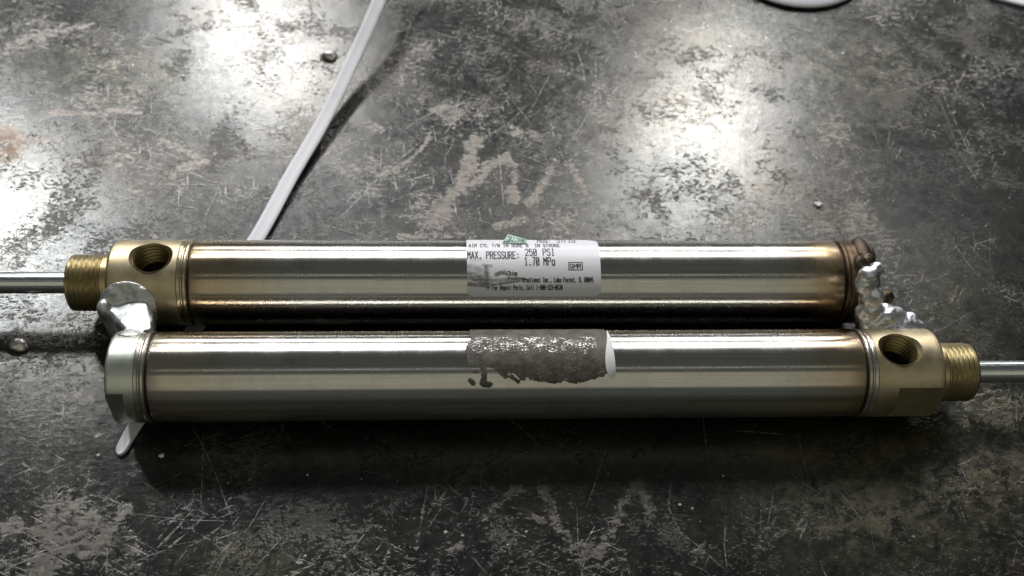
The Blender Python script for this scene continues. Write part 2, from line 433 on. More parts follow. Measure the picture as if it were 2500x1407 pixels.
stroke(wear, [(400, 345), (450, 365), (500, 395)], 26, 0.6); stroke(wear, [(450, 408), (480, 402)], 30, 0.6); stroke(wear, [(470, 312), (515, 308)], 22, 0.6)
stroke(wear, [(110, 275), (215, 278)], 22, 0.55); stroke(wear, [(270, 268), (340, 275)], 20, 0.5); stroke(wear, [(30, 105), (110, 85), (230, 60)], 30, 0.4)
area(wear, (240, 230), 260, 110, 0.20); area(wear, (1100, 280), 260, 130, 0.16); area(wear, (950, 520), 120, 60, 0.15)
area(wear, (1730, 270), 150, 130, 0.10); area(wear, (2250, 560), 280, 90, 0.16); area(wear, (160, 1280), 220, 140, 0.10)
area(wear, (2100, 130), 260, 120, -0.16); area(wear, (420, 540), 240, 70, -0.08); area(wear, (1350, 1150), 330, 110, -0.12); area(wear, (900, 1330), 520, 110, -0.32); area(wear, (1750, 1280), 260, 130, -0.22)
stroke(wear, [(2150, 560), (2170, 640), (2190, 760)], 40, 0.40, 0.9); stroke(wear, [(2380, 590), (2440, 640)], 40, 0.3, 0.9)
area(smear, (2170, 1220), 330, 150, 1.0); area(smear, (2350, 800), 160, 200, 0.45); area(smear, (620, 1390), 170, 60, 0.6)
area(smear, (2150, 170), 220, 140, 0.30); area(smear, (260, 170), 260, 90, 0.25); area(smear, (2480, 1100), 160, 160, 0.6)
stroke(smear, [(2375, 1060), (2365, 1130), (2390, 1180), (2410, 1290), (2440, 1350)], 26, 0.0)
stroke(rust, [(0, 330), (26, 345), (20, 372)], 60, 1.2, 0.7); stroke(rust, [(60, 350), (110, 340)], 30, 0.5, 0.9); stroke(rust, [(2490, 1390), (2500, 1400)], 30, 0.5, 0.9)
stroke(rust, [(1850, 455), (1870, 470)], 20, 0.5, 0.9)
stroke(wear, [(1318, 1173), (1340, 1223), (1354, 1281), (1383, 1331), (1426, 1360), (1466, 1346), (1498, 1295), (1520, 1230), (1556, 1185), (1585, 1234), (1588, 1295)], 34, 0.52, 0.8)
stroke(wear, [(1264, 1191), (1189, 1252), (1174, 1281), (1124, 1335), (1095, 1353)], 24, 0.50, 0.8); stroke(wear, [(1250, 1256), (1350, 1280)], 20, 0.45, 0.8); stroke(wear, [(1045, 1180), (1023, 1306), (994, 1403)], 12, 0.45, 0.8)
wear = np.clip(wear, -0.5, 1.2); smear = np.clip(smear, 0, 1)
GZ = np.zeros_like(GX)
core = (GX > -192) & (GX < 226) & (GY > -66) & (GY < 194)
for q in range(14):                           # a hand-flattened, slightly wavy plate
    k = rng.uniform(0.02, 0.09); th = rng.uniform(0, math.pi); ph = rng.uniform(0, 6.28)
    GZ += 0.010/(k*20)*np.sin(k*(GX*math.cos(th)+GY*math.sin(th))+ph)
GZ -= 0.03
nx, ny = len(gx), len(gy)
V = np.stack([GX, GY, GZ], -1).reshape(-1, 3)
idx = np.arange(nx*ny).reshape(ny, nx)
F = np.stack([idx[:-1, :-1], idx[:-1, 1:], idx[1:, 1:], idx[1:, :-1]], -1).reshape(-1, 4)
me = bpy.data.meshes.new("workbench_top")
me.vertices.add(len(V)); me.vertices.foreach_set("co", (V*S).astype(np.float32).ravel())
me.loops.add(F.size); me.loops.foreach_set("vertex_index", F.astype(np.int32).ravel())
me.polygons.add(len(F)); me.polygons.foreach_set("loop_start", np.arange(0, F.size, 4, dtype=np.int32))
me.polygons.foreach_set("loop_total", np.full(len(F), 4, np.int32))
me.update(calc_edges=True); me.validate(); me.shade_smooth()
at = me.color_attributes.new("marks", 'FLOAT_COLOR', 'POINT')
at.data.foreach_set("color", np.stack([wear, rust, smear, np.ones_like(wear)], -1).astype(np.float32).ravel())
bench = link("workbench_top", me, M['bench'])
tag(bench, "dark scratched steel workbench top with worn patches", kind="structure")

# scratches: thin bright lines scored in the plate
SCR = [([(225, 265), (265, 300), (300, 355), (330, 378)], .55, .9), ([(225, 265), (340, 345), (400, 380)], .35, .7), ([(370, 320), (440, 345), (505, 380), (560, 405), (600, 430)], .4, .7),
 ([(285, 460), (330, 445), (395, 432)], .5, .6), ([(420, 505), (445, 545)], .5, .7), ([(560, 410), (530, 470), (500, 530), (497, 560)], .7, .7), ([(515, 415), (505, 480)], .4, .5),
 ([(1050, 326), (927, 432), (852, 511), (786, 568)], .75, .9), ([(1020, 163), (1006, 190)], .4, .7), ([(985, 176), (967, 264), (940, 317)], .4, .7), ([(932, 344), (927, 445)], .4, .8),
 ([(971, 344), (976, 467), (985, 520)], .4, .6), ([(1099, 256), (1007, 300), (971, 335)], .4, .7), ([(835, 414), (927, 436), (1055, 441)], .5, .6), ([(764, 542), (888, 577)], .4, .8),
 ([(1213, 348), (1221, 405), (1227, 470), (1231, 536)], .38, 1), ([(1224, 248), (1230, 277)], .4, .9), ([(1457, 211), (1434, 282), (1412, 319), (1383, 365), (1372, 388)], .4, .8),
 ([(1298, 228), (1349, 277), (1400, 314)], .4, .6), ([(1105, 356), (1082, 388)], .4, .8), ([(1187, 245), (1136, 268)], .35, .6), ([(1383, 231), (1284, 291), (1184, 399)], .3, .6),
 ([(1150, 237), (1127, 285)], .35, .6), ([(1218, 214), (1170, 268), (1150, 294)], .4, .7), ([(1290, 250), (1255, 290), (1240, 310)], .6, .7), ([(2275, 150), (2310, 250), (2360, 360), (2420, 470)], .55, .6),
 ([(2265, 180), (2300, 260), (2345, 380), (2400, 470)], .5, .55), ([(1985, 165), (1980, 240), (1975, 310)], .4, .8), ([(1960, 290), (1910, 400)], .3, .7), ([(2125, 300), (2150, 365)], .4, .6),
 ([(2175, 310), (2165, 360), (2210, 370)], .5, .6), ([(2100, 370), (2220, 368)], .4, .5), ([(1640, 1165), (1632, 1240), (1665, 1310), (1690, 1345)], .5, .6), ([(1620, 1270), (1700, 1330), (1780, 1400)], .5, .6),
 ([(1860, 1180), (1855, 1350)], .3, .4), ([(1045, 1180), (1023, 1306)], .4, .5), ([(1050, 1270), (1095, 1280), (1110, 1255)], .4, .5), ([(1820, 505), (1865, 530)], .35, .9), ([(2000, 560), (2040, 500)], .4, .5),
 ([(2060, 580), (2075, 430)], .4, .5), ([(1150, 1356), (1190, 1403)], .5, .5), ([(790, 420), (830, 350)], .35, .6), ([(640, 330), (690, 300)], .6, .4), ([(560, 190), (640, 235)], .3, .5),
 ([(476, 1241), (446, 1272)], 0.6, 1), ([(452, 1268), (418, 1306)], 0.9, 0.9), ([(430, 1290), (376, 1347)], 0.5, 1), ([(444, 1249), (410, 1284)], 0.7, 0.8), ([(408, 1290), (384, 1318)], 0.6, 0.8), ([(503, 1258), (470, 1288)], 0.6, 0.8), ([(458, 1300), (401, 1347)], 0.8, 1), ([(545, 1281), (512, 1306)], 0.6, 0.9), ([(500, 1318), (452, 1338)], 0.5, 0.7), ([(572, 1317), (540, 1352)], 0.6, 0.7), ([(533, 1360), (508, 1396)], 0.6, 0.6), ([(628, 1338), (600, 1372)], 0.5, 0.6), ([(612, 1368), (578, 1405)], 0.6, 0.5), ([(487, 1330), (466, 1352)], 0.5, 0.6), ([(420, 1300), (400, 1330)], 1.0, 0.5), ([(2465, 945), (2450, 985)], .5, .8), ([(2030, 1145), (2055, 1158)], .35, .7), ([(2240, 1090), (2320, 1112)], .6, .6), ([(1640, 270), (1660, 420)], .3, .5), ([(1770, 130), (1765, 300)], .3, .6), ([(1775, 60), (1774, 180)], .3, .6)]
def ribbon(V, F, A, pts, w, s, z):
    pts = [np.array(q) for q in pts]
    P = []
    for a_, b_ in zip(pts[:-1], pts[1:]):
        n = max(2, int(np.linalg.norm(b_-a_)/1.5))
        for i in range(n): P.append(a_+(b_-a_)*i/n)
    P.append(pts[-1])
    P = [q+rng.normal(0, 0.018, 2) for q in P]; n = len(P); base = len(V)
    for i, q in enumerate(P):
        t = P[min(i+1, n-1)]-P[max(i-1, 0)]; t = t/(np.linalg.norm(t)+1e-9); nn = np.array([-t[1], t[0]])
        e = min(1, 4*i/n, 4*(n-1-i)/n); ww = w*(0.35+0.65*e)*rng.uniform(0.7, 1.15)/2
        for sg in (-1, 1):
            V.append((q[0]+nn[0]*ww*sg, q[1]+nn[1]*ww*sg, z)); A.append(s*(0.3+0.7*e))
        if i: F.append((base+2*i-2, base+2*i-1, base+2*i+1, base+2*i))
V, F, A = [], [], []
zz = 0.030
for pts, w, s in SCR:
    ribbon(V, F, A, [tb(*q)[:2] for q in pts], w*0.8, s*0.9, zz); zz += 0.0012
for i in range(620):
    c = np.array([rng.uniform(-185, 220), rng.uniform(-64, 190)])
    if rng.random() < 0.5: c = np.array([rng.normal(-10, 55), rng.normal(115, 35)])
    th = math.radians(rng.choice([60, 75, 95, 125, 155, 20])+rng.normal(0, 12)); L = rng.gamma(2.2, 6.5)+2
    t = np.array([math.cos(th), math.sin(th)]); bend = np.array([-t[1], t[0]])*rng.normal(0, 0.03)*L
    ribbon(V, F, A, [c-t*L/2, c+bend, c+t*L/2], rng.uniform(0.10, 0.30), rng.uniform(0.3, 0.9), zz); zz += 0.00012
sm = mesh("scratch_marks", V, F, False)
fa = sm.color_attributes.new("fade", 'FLOAT_COLOR', 'POINT')
fa.data.foreach_set("color", np.repeat(np.array(A, np.float32)[:, None], 4, 1).ravel())
so = link("scratch_marks", sm, M['scratch'], bench); tag(so, kind="stuff")

# beads of weld spatter stuck to the plate
for (px, py, r) in ((803, 140, 2.4), (45, 845, 2.5)):
    c = tb(px, py)
    me = lumps("weld_spatter", [((0, 0, 0.5), (r, r*0.85, r*0.75)), ((r*0.5, -r*0.3, 0.3), (r*0.7, r*0.6, r*0.5))], 0.22, 0.18, 0.6, 2, px)
    o = link("weld_spatter", me, M['spatter'], bench, (c[0], c[1], 0))
    ring = lathe("scorch_collar", [(0.02, r*1.35), (0.12, r*1.15), (0.18, r*0.75)], 40, 'z', 60, False)
    link("scorch_collar", ring, M['dark'], o, (0, 0, 0.0))

# ------------------------------------------------------------------ the welded pair of air cylinders
pair = link("welded_air_cylinders", None)
tag(pair, "two polished steel air cylinders welded side by side at their ends, rods pointing opposite ways", "air cylinder")
FRONT = (0, 0, AX); BACK = (0, DB, AX)

def barrel(x0, x1, mat, loc):
    prof = [(x0, 9.5), (x0, 11.3), (x0+0.25, 11.75), (x0+0.7, R)]
    prof += [(x0+0.7+(x1-x0-1.4)*i/40, R) for i in range(1, 40)]
    prof += [(x1-0.7, R), (x1-0.25, 11.75), (x1, 11.3), (x1, 9.5)]
    return link("barrel", lathe("barrel", prof, 192, 'x', 60), mat, pair, loc)
bb = barrel(-84.9, 96.6, M['barrel_back'], BACK)
bf = barrel(-91.0, 95.3, M['barrel_front'], FRONT)

def crimp(x0, s, parent, mat, w=3.0):
    """rolled end of the barrel: dark groove, then a rounded bead and a shallow step; s = outward direction"""
    link("groove", lathe("groove", [(x0-s*0.1, 9), (x0-s*0.1, 11.25), (x0+s*0.6, 11.25), (x0+s*0.6, 9)], 128, 'x', 30), M['dark'], parent)
    pr = [(x0+s*0.45, 9.0), (x0+s*0.45, 11.55), (x0+s*0.62, 11.92), (x0+s*0.95, 12.08), (x0+s*1.35, 12.06), (x0+s*1.65, 11.88), (x0+s*1.85, 11.62),
          (x0+s*2.05, 11.62), (x0+s*2.3, 11.85), (x0+s*w, 11.95), (x0+s*w, 9.0)]
    link("crimp_ring", lathe("crimp_ring", pr, 128, 'x', 40), mat, parent)
crimp(-84.9, -1, bb, M['brass_ring']); crimp(96.6, 1, bb, M['burnt']); crimp(-91.0, -1, bf, M['ring']); crimp(95.3, 1, bf, M['ring'])

def zcut(xc, r0, r1, depth):
    """port cutter: chamfered mouth and straight bore, along z"""
    me = lathe("cut", [(-5.0, r0), (8.0, r0), (11.0, r0), (11.75, r1), (18, r1)], 64, 'z', 30)
    me.transform(Matrix.Translation((xc*S, 0, 0))); return me
def rod_cap(xin, xout, s, xport, loc, flat):
    xs = np.linspace(xin, xout-s*1.6, 26)
    prof = [(xin, 6), (xin, 11.75), (xin+s*0.25, 11.98)]+[(x, 12.0) for x in xs[1:]]
    prof += [(xout-s*1.0, 11.9), (xout-s*0.5, 11.55), (xout-s*0.15, 11.0), (xout, 10.3), (xout, 6)]
    me = lathe("rod_end_cap", prof, 128, 'x', 25)
    cuts = [zcut(xport, 5.25, 5.85, 10)]
    if flat:
        a, b = sorted((xport-s*1.1, xout+s*3))
        cuts += [slab(flat[0], flat[1], a, b, 0), slab(flat[0]+180, flat[1], a-0.013, b, 0)]
    me = boolean(me, cuts, 25)
    cap = link("rod_end_cap", me, M['brass'], pair, loc)
    # female thread in the port
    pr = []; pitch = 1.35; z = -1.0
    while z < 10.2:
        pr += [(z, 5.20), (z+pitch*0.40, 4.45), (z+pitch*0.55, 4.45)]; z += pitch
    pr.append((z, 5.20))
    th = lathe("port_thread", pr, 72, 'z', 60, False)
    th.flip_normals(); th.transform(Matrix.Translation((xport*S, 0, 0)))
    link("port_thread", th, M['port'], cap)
    link("bore", lathe("bore", [(-4.9, 5.24), (3.2, 5.24), (3.3, 0.5)], 48, 'z', 30), M['black'], cap, (xport, 0, 0))  # added black plug, its colour stands in for the shade deep in the port
    # male thread of the nose
    n = 150; L = 12.0 if s < 0 else 11.2
    def rf(x, t, r):
        u = (x-xout)*s
        if r < 7 or u < 2.2 or u > L-0.7: return r
        ph = (u/1.35+t/(2*math.pi)) % 1.0
        return r-0.62*(1-abs(2*ph-1))**1.0*min(1, (u-2.2)/0.8)
    pr = [(xout-s*1.0, 5)]+[(xout-s*1.0+s*(L+0.2)*i/n, 8.0) for i in range(n+1)]
    pr += [(xout+s*(L-0.4), 7.75), (xout+s*L, 7.2), (xout+s*(L+0.1), 6.4), (xout+s*(L-0.5), 3.9), (xout+s*(L-3), 3.3)]
    link("threaded_nose", lathe("threaded_nose", pr, 96, 'x', 50, True, rf), M['thread'], cap)
    return cap
rod_cap(-87.9, -107.2, -1, -95.25, BACK, (172, 10.9))
rod_cap(98.3, 117.0, 1, 105.1, FRONT, (173, 10.35))
def rod(x0, x1, loc):
    s = 1 if x1 > x0 else -1
    pr = [(x0, 2.2), (x0, 3.0)]+[(x0+(x1-x0)*i/30, 3.0) for i in range(1, 30)]+[(x1-s*0.6, 3.0), (x1, 2.5)]
    link("piston_rod", lathe("piston_rod", pr, 64, 'x', 40), M['rod'], pair, loc)
rod(-114, -172, BACK); rod(124, 182, FRONT)

def rear_cap(xin, xout, s, mat, loc, flat, name="rear_cap"):
    xs = np.linspace(xin, xout-s*0.8, 14)
    prof = [(xin, 6), (xin, 11.7), (xin+s*0.2, 11.95)]+[(x, 12.0) for x in xs[1:]]+[(xout-s*0.3, 11.8), (xout, 11.2), (xout, 5)]
    me = lathe("rear_cap", prof, 128, 'x', 25)
    if flat:
        a, b = sorted((xout-s*flat[2], xout+s*3))
        me = boolean(me, [slab(flat[0], flat[1], a, b, 0), slab(flat[0]+180, flat[1], a-0.017, b, 0)], 25)
    return link(name, me, mat, pair, loc)
rear_cap(-94.0, -101.4, -1, M['silver'], FRONT, (177, 10.0, 4.7))
rc = rear_cap(99.6, 104.2, 1, M['burnt'], BACK, None)

# ------------------------------------------------------------------ welds
def PV(px, py, Y): return atY(px, py, Y)
def E(px, py, Y, r, rot=(0, 0, 0)): return (tuple(PV(px, py, Y)), r, rot)
def onc3(y0, x, deg, r=R): return (x, y0+r*math.cos(math.radians(deg)), AX+r*math.sin(math.radians(deg)))
wl = lumps("weld_bead", [
    (onc3(DB, -101.2, 156, 11.25), (7.6, 1.25, 6.6), (156, 0, 0)), (onc3(DB, -101.0, 138, 11.2), (6.0, 1.15, 2.6), (138, 0, 0)), (onc3(DB, -97.2, 163, 11.2), (4.2, 1.3, 6.5), (163, 0, 0)), (onc3(DB, -104.6, 160, 11.4), (4.2, 1.7, 6.0), (160, 0, 0)),
    ('hull', [tb(356, 738, 19.6), tb(276, 783, 18.8), tb(322, 816, 21.6), tb(368, 803, 21.8), tb(376, 770, 19.0), tb(242, 768, 14.5), tb(262, 802, 13.5), tb(256, 742, 18.0),
              (-105, 19.8, 17), (-95.6, 19.8, 15), (-106, 15.5, 2.5), (-96, 15.5, 2.5), (-106.5, 20, 8), (-95.6, 20, 8), (-104, 10, 10), (-97, 10, 10)]),
    ('hull', [tb(276, 783, 18.4), tb(356, 738, 19.2), tb(345, 722, 19.6), tb(262, 748, 18.8), (-106.5, 17, 12), (-97, 17, 12), (-101, 21, 14)]),
    (tuple(tb(258, 757, 17.0)), (2.2, 2.6, 3.6)), (onc3(0, -97.6, 44, 11.35), (3.7, 1.2, 4.0), (44, 0, 0))],
    0.30, 0.20, 0.22, 5, 3)
link("weld_bead", wl, M['weld_smooth'], pair)
wr = lumps("weld_bead", [
    (onc3(DB, 104.5, 150, 10.5), (3.2, 2.6, 7.0), (150, 0, 0)), (onc3(DB, 105.0, 185, 10.8), (3.6, 2.8, 6.0), (185, 0, 0)),
    E(2120, 672, 19.5, (2.8, 2.4, 3.0)), E(2138, 658, 21.0, (2.0, 2.2, 2.2)), E(2112, 700, 18.0, (2.6, 2.4, 3.2)), E(2128, 728, 16.5, (3.4, 3.0, 4.4)), E(2122, 765, 14.5, (4.0, 3.2, 4.6)),
    E(2145, 790, 12.5, (5.6, 3.4, 3.6)), E(2172, 775, 13.5, (5.6, 3.0, 3.2), (0, 15, 20)), E(2200, 792, 12.0, (6.0, 3.0, 2.6), (0, 10, 0)),
    E(2220, 780, 13.5, (2.4, 2.0, 1.9)), E(2215, 808, 10.0, (7.0, 2.2, 2.2), (0, 12, 0)), E(2150, 770, 15.5, (4.6, 3.6, 4.0)), E(2185, 786, 13.5, (6.5, 3.4, 3.2), (0, 12, 0)), E(2228, 800, 11.0, (4.0, 2.2, 2.0)), E(2118, 690, 19.0, (3.4, 2.8, 4.0)), E(2165, 810, 10.0, (6.0, 2.6, 2.6)), ((106, 15.5, 7.2), (5, 5, 7.1)), ((112, 14.5, 10), (5, 4.5, 6))],
    0.32, 0.40, 0.28, 9, 9)
link("weld_bead", wr, M['weld'], pair)
cr = lumps("burnt_crust", [(onc3(DB, 103.0, 80, 9.5), (2.8, 7.0, 3.4)), (onc3(DB, 104.6, 112, 9.6), (2.2, 4.5, 2.6)), E(2118, 636, 26.0, (2.0, 2.4, 1.8)), (onc3(DB, 106.0, 70, 8.5), (1.6, 4.0, 3.0)), E(2100, 640, 25.0, (1.8, 2.2, 1.4))],
           0.3, 0.28, 0.28, 6, 5)
link("burnt_crust", cr, M['crust'], pair)
ds = lumps("slag_drop", [E(2163, 726, 20.0, (2.3, 2.2, 2.2)), E(2150, 735, 18.5, (2.0, 2.2, 2.0))], 0.3, 0.12, 0.4, 3, 2)
link("slag_drop", ds, M['burnt'], pair)

# ------------------------------------------------------------------ printed label on the back cylinder
RL = R+0.09
def cylp(x, a, r): return np.array([x, r*math.cos(a), r*math.sin(a)])
LX0, LX1 = -9.45, 27.5
aB = math.radians(146.3); aT = math.radians(38)
NU, NV = 120, 110
P = np.zeros((NV, NU, 3)); scuffv = np.zeros((NV, NU))
def ztop(zx, zy): return (1100+zx/6.25, 560+zy/6.25)
scl = [([(260, 560), (500, 640)], 110, .45), ([(270, 700), (560, 800)], 150, .75), ([(260, 830), (560, 850)], 70, .8), ([(540, 560), (570, 870)], 70, .8), ([(560, 790), (1050, 760)], 60, .6),
       ([(700, 690), (820, 640)], 60, .8), ([(880, 745), (1130, 755)], 34, 1.2), ([(620, 850), (1060, 790)], 22, 1.1), ([(500, 540), (620, 560)], 50, .5), ([(540, 800), (570, 900)], 45, 1.0), ([(300, 480), (480, 470)], 30, .25)]
def lab_uv(zx, zy):
    x, a = oncyl(*ztop(zx, zy), DB, RL); return (x, a*RL)
sclm = [([lab_uv(*q) for q in pl], w/6.25/8.5, s) for pl, w, s in scl]
for i in range(NV):
    a = aB+(aT-aB)*i/(NV-1); sarc = (aB-a)*RL
    l, r = LX0, LX1
    if sarc < 2.0: q = 2.0-math.sqrt(max(0, 4-(2.0-sarc)**2)); l += q; r -= q
    st = (a-math.radians(48))*RL
    if st < 3.0: r -= (3.0-math.sqrt(max(0, 9-(3.0-max(st, 0))**2)))*0.7
    nn = abs(a*RL-lab_uv(240, 780)[1])
    if nn < 0.8: l += 0.35*(1-nn/0.8)
    for j in range(NU):
        x = l+(r-l)*j/(NU-1)
        P[i, j] = cylp(x, a, RL+0.02*mnoise.noise(Vector((x*0.3, a*6, 0))))
        for pl, w, s in sclm:
            d = seg_dist(np.array([x]), np.array([a*RL]), pl)[0]
            scuffv[i, j] = max(scuffv[i, j], s*max(0, min(1, 1.5-d/(w/2))))
lm = grid_mesh("label_sticker", P)
fa = lm.color_attributes.new("scuff", 'FLOAT_COLOR', 'POINT')
fa.data.foreach_set("color", np.repeat(scuffv.astype(np.float32).reshape(-1, 1), 4, 1).ravel())
def mat_label():
    b = NT("printed_label"); v = b.coord(); sc = b.attr("scuff")[0]
    n = b.noise(b.coord((0.6, 1.6, 1.6)), 0.9, 6, 0.7); g = b.noise(v, 2.5, 4, 0.6)
    k = b.math('MULTIPLY', sc, b.step(b.math('ADD', b.math('MULTIPLY', n, 0.7), b.math('MULTIPLY', g, 0.3)), 0.30, 0.56, 0.12, 1.35), clamp=True)
    k2 = b.step(b.noise(b.coord((0.3, 1.2, 1.2)), 1.0, 5, 0.7), 0.66, 0.74, 0, 0.25)
    c = b.mix(b.math('MAXIMUM', k, k2), (0.86, 0.86, 0.89), b.mix(g, (0.07, 0.065, 0.055), (0.33, 0.315, 0.29)))
    b.set(Base_Color=c, Roughness=b.mixf(k, 0.34, 0.6)); b.bump(b.math('MULTIPLY', k, -1.0), 0.4, 0.00006)
    return b.mat
M['label'] = mat_label()
label = link("label_sticker", lm, M['label'], pair, BACK); label["label"] = "white printed sticker with black lettering and a scuffed corner"

GL = {  # single-line letter shapes on a 4 x 6 grid, x y pairs, strokes split by ;
 'A': "0 0 2 6 4 0;.7 2 3.3 2", 'B': "0 0 0 6 2.8 6 3.6 5.2 3.6 3.8 2.8 3.1 0 3.1;2.8 3.1 4 2.2 4 .8 3 0 0 0", 'C': "4 1 3 0 1 0 0 1 0 5 1 6 3 6 4 5", 'D': "0 0 0 6 2.6 6 4 4.6 4 1.4 2.6 0 0 0",
 'E': "4 0 0 0 0 6 4 6;0 3 3 3", 'F': "0 0 0 6 4 6;0 3 3 3", 'G': "4 5 3 6 1 6 0 5 0 1 1 0 3 0 4 1 4 2.7 2.3 2.7", 'H': "0 0 0 6;4 0 4 6;0 3 4 3", 'I': "1 0 3 0;2 0 2 6;1 6 3 6",
 'K': "0 0 0 6;4 6 0 2.5;1.4 3.6 4 0", 'L': "0 6 0 0 4 0", 'M': "0 0 0 6 2 3 4 6 4 0", 'N': "0 0 0 6 4 0 4 6", 'O': "1 0 0 1 0 5 1 6 3 6 4 5 4 1 3 0 1 0", 'P': "0 0 0 6 3 6 4 5.2 4 3.8 3 3 0 3",
 'R': "0 0 0 6 3 6 4 5.2 4 3.8 3 3 0 3;2 3 4 0", 'S': "0 1 1 0 3 0 4 1 4 2.2 3 3 1 3.2 0 4 0 5 1 6 3 6 4 5", 'T': "0 6 4 6;2 6 2 0", 'U': "0 6 0 1 1 0 3 0 4 1 4 6", 'X': "0 0 4 6;0 6 4 0", 'Y': "0 6 2 3 4 6;2 3 2 0",
 'Z': "0 6 4 6 0 0 4 0", '0': "1 0 0 1 0 5 1 6 3 6 4 5 4 1 3 0 1 0;.4 1 3.6 5", '1': "1 5 2 6 2 0;1 0 3 0", '2': "0 5 1 6 3 6 4 5 4 3.8 0 0 4 0", '3': "0 5 1 6 3 6 4 5 4 4 3 3.1 1.6 3.1;3 3.1 4 2.2 4 1 3 0 1 0 0 1",
 '4': "3 0 3 6 0 2 4 2", '5': "4 6 .2 6 0 3.2 1 3.7 3 3.7 4 2.7 4 1 3 0 1 0 0 1", '6': "4 5 3 6 1 6 0 5 0 1 1 0 3 0 4 1 4 2.5 3 3.4 1 3.4 0 2.6", '7': "0 6 4 6 1.5 0", '8': "1 3.1 0 4 0 5.2 1 6 3 6 4 5.2 4 4 3 3.1 1 3.1 0 2.2 0 .8 1 0 3 0 4 .8 4 2.2 3 3.1",
 '/': "0 0 4 6", '.': "1.7 0 2.3 0 2.3 .5 1.7 .5 1.7 0", ':': "1.8 .6 2.2 .6 2.2 1.1 1.8 1.1 1.8 .6;1.8 3.4 2.2 3.4 2.2 3.9 1.8 3.9 1.8 3.4", ',': "2.2 .6 2.2 0 1.5 -1.2", '-': ".6 3 3.4 3",
 'a': "3.6 0 3.6 4 ;3.6 3.2 2.6 4 1 4 0 3 0 1 1 0 2.6 0 3.6 .9", 'e': "0 2.2 3.8 2.2 3.8 3.2 2.8 4 1 4 0 3 0 1 1 0 3.2 0 3.8 .6", 'r': ".8 0 .8 4;.8 2.8 2 4 3.6 4", 'n': ".2 0 .2 4;.2 3 1.4 4 2.8 4 3.6 3.2 3.6 0",
 't': "1.6 5.6 1.6 1 2.4 0 3.4 .2;.4 4 3.2 4", 'i': "2 0 2 4;2 5.3 2 5.8", 'o': "1 0 0 1 0 3 1 4 2.8 4 3.8 3 3.8 1 2.8 0 1 0", 'l': "2 0 2 6", 'c': "3.6 .8 2.8 0 1 0 0 1 0 3 1 4 2.8 4 3.6 3.2", 'k': ".3 0 .3 6;3.6 4 .3 1.6;1.6 2.5 3.8 0",
 's': "0 .6 1 0 2.8 0 3.6 .8 3 1.8 .8 2.2 .2 3.2 1 4 2.8 4 3.5 3.4", 'h': ".2 0 .2 6;.2 3 1.4 4 2.8 4 3.6 3.2 3.6 0", 'p': ".2 -1.6 .2 4;.2 3.2 1.4 4 2.8 4 3.8 3 3.8 1 2.8 0 1.4 0 .2 .8", 'd': "3.6 0 3.6 6;3.6 3.2 2.6 4 1 4 0 3 0 1 1 0 2.6 0 3.6 .8"}
def letters(text, wid, hgt, sw, adv=1.55, slant=0.0, cut=0.35):
    """flat stroke lettering -> list of quads in (u, v) mm; text fills wid x hgt"""
    n = len(text); cw = wid/(n*adv-(adv-1)); Q = []
    for k, ch in enumerate(text):
        if ch == ' ': continue
        for stx in GL[ch].split(';'):
            q = [float(t) for t in stx.split()]; pts = [np.array([(k*adv+q[i]/4)*cw+slant*q[i+1]/6*hgt, q[i+1]/6*hgt]) for i in range(0, len(q), 2)]
            for a_, b_ in zip(pts[:-1], pts[1:]):
                t = (b_-a_)/(np.linalg.norm(b_-a_)+1e-9); nn = np.array([-t[1], t[0]])*sw/2; e = t*sw*0.4
                A0, B0 = a_-e, b_+e; ns_ = max(1, int(np.linalg.norm(B0-A0)/(cut or 1e9))+1)
                for i_ in range(ns_):
                    p0, p1 = A0+(B0-A0)*i_/ns_, A0+(B0-A0)*(i_+1)/ns_
                    Q.append((p0-nn, p1-nn, p1+nn, p0+nn))
    return Q
lz = [0]
def print_line(text, zx0, zx1, zyt, zyb, sw, adv=1.5):
    (x0, s0), (x1, s1) = lab_uv(zx0, zyb), lab_uv(zx1, zyb)
    st = lab_uv((zx0+zx1)/2, zyt)[1]; h = (s0+s1)/2-st; V, F = [], []
    lz[0] += 1
    for k, q in enumerate(letters(text, x1-x0, h, sw, adv)):
        for (u, v) in q:
            sb = s0+(s1-s0)*u/(x1-x0)
            V.append(cylp(x0+u, (sb-v)/RL, RL+0.06+0.0004*(k % 40)))
        F.append(tuple(range(len(V)-4, len(V))))
    link("lettering", mesh("lettering", V, F, False), M['ink'], label)
print_line("AIR CYL 7/8 IN BORE 6  IN STROKE", 280, 1665, 228, 274, 0.20)
print_line("MAX. PRESSURE:", 262, 1050, 345, 448, 0.27)
print_line("250", 1145, 1312, 305, 403, 0.27); print_line("PSI", 1415, 1585, 302, 400, 0.27)
print_line("1.70", 1135, 1350, 430, 550, 0.27); print_line("MPa", 1425, 1592, 432, 550, 0.28)
print_line("GMR", 1828, 1988, 535, 592, 0.22, 1.35)
print_line("in", 800, 855, 655, 695, 0.19); print_line("China", 872, 1016, 640, 705, 0.19, 1.35)
print_line("ernational Inc., Lake Forest, IL 60045", 1095, 2175, 735, 805, 0.19, 1.4)
print_line("For Repair Parts, Call 1-800-323-0620", 640, 1705, 855, 922, 0.19, 1.4)
print_line("Mod:", 1330, 1535, 160, 206, 0.21); print_line("5TFZ6", 1630, 1905, 160, 206, 0.21)
V, F = [], []                                   # frame round the three letters
c4 = [lab_uv(1802, 508), lab_uv(2008, 508), lab_uv(2012, 620), lab_uv(1806, 620)]
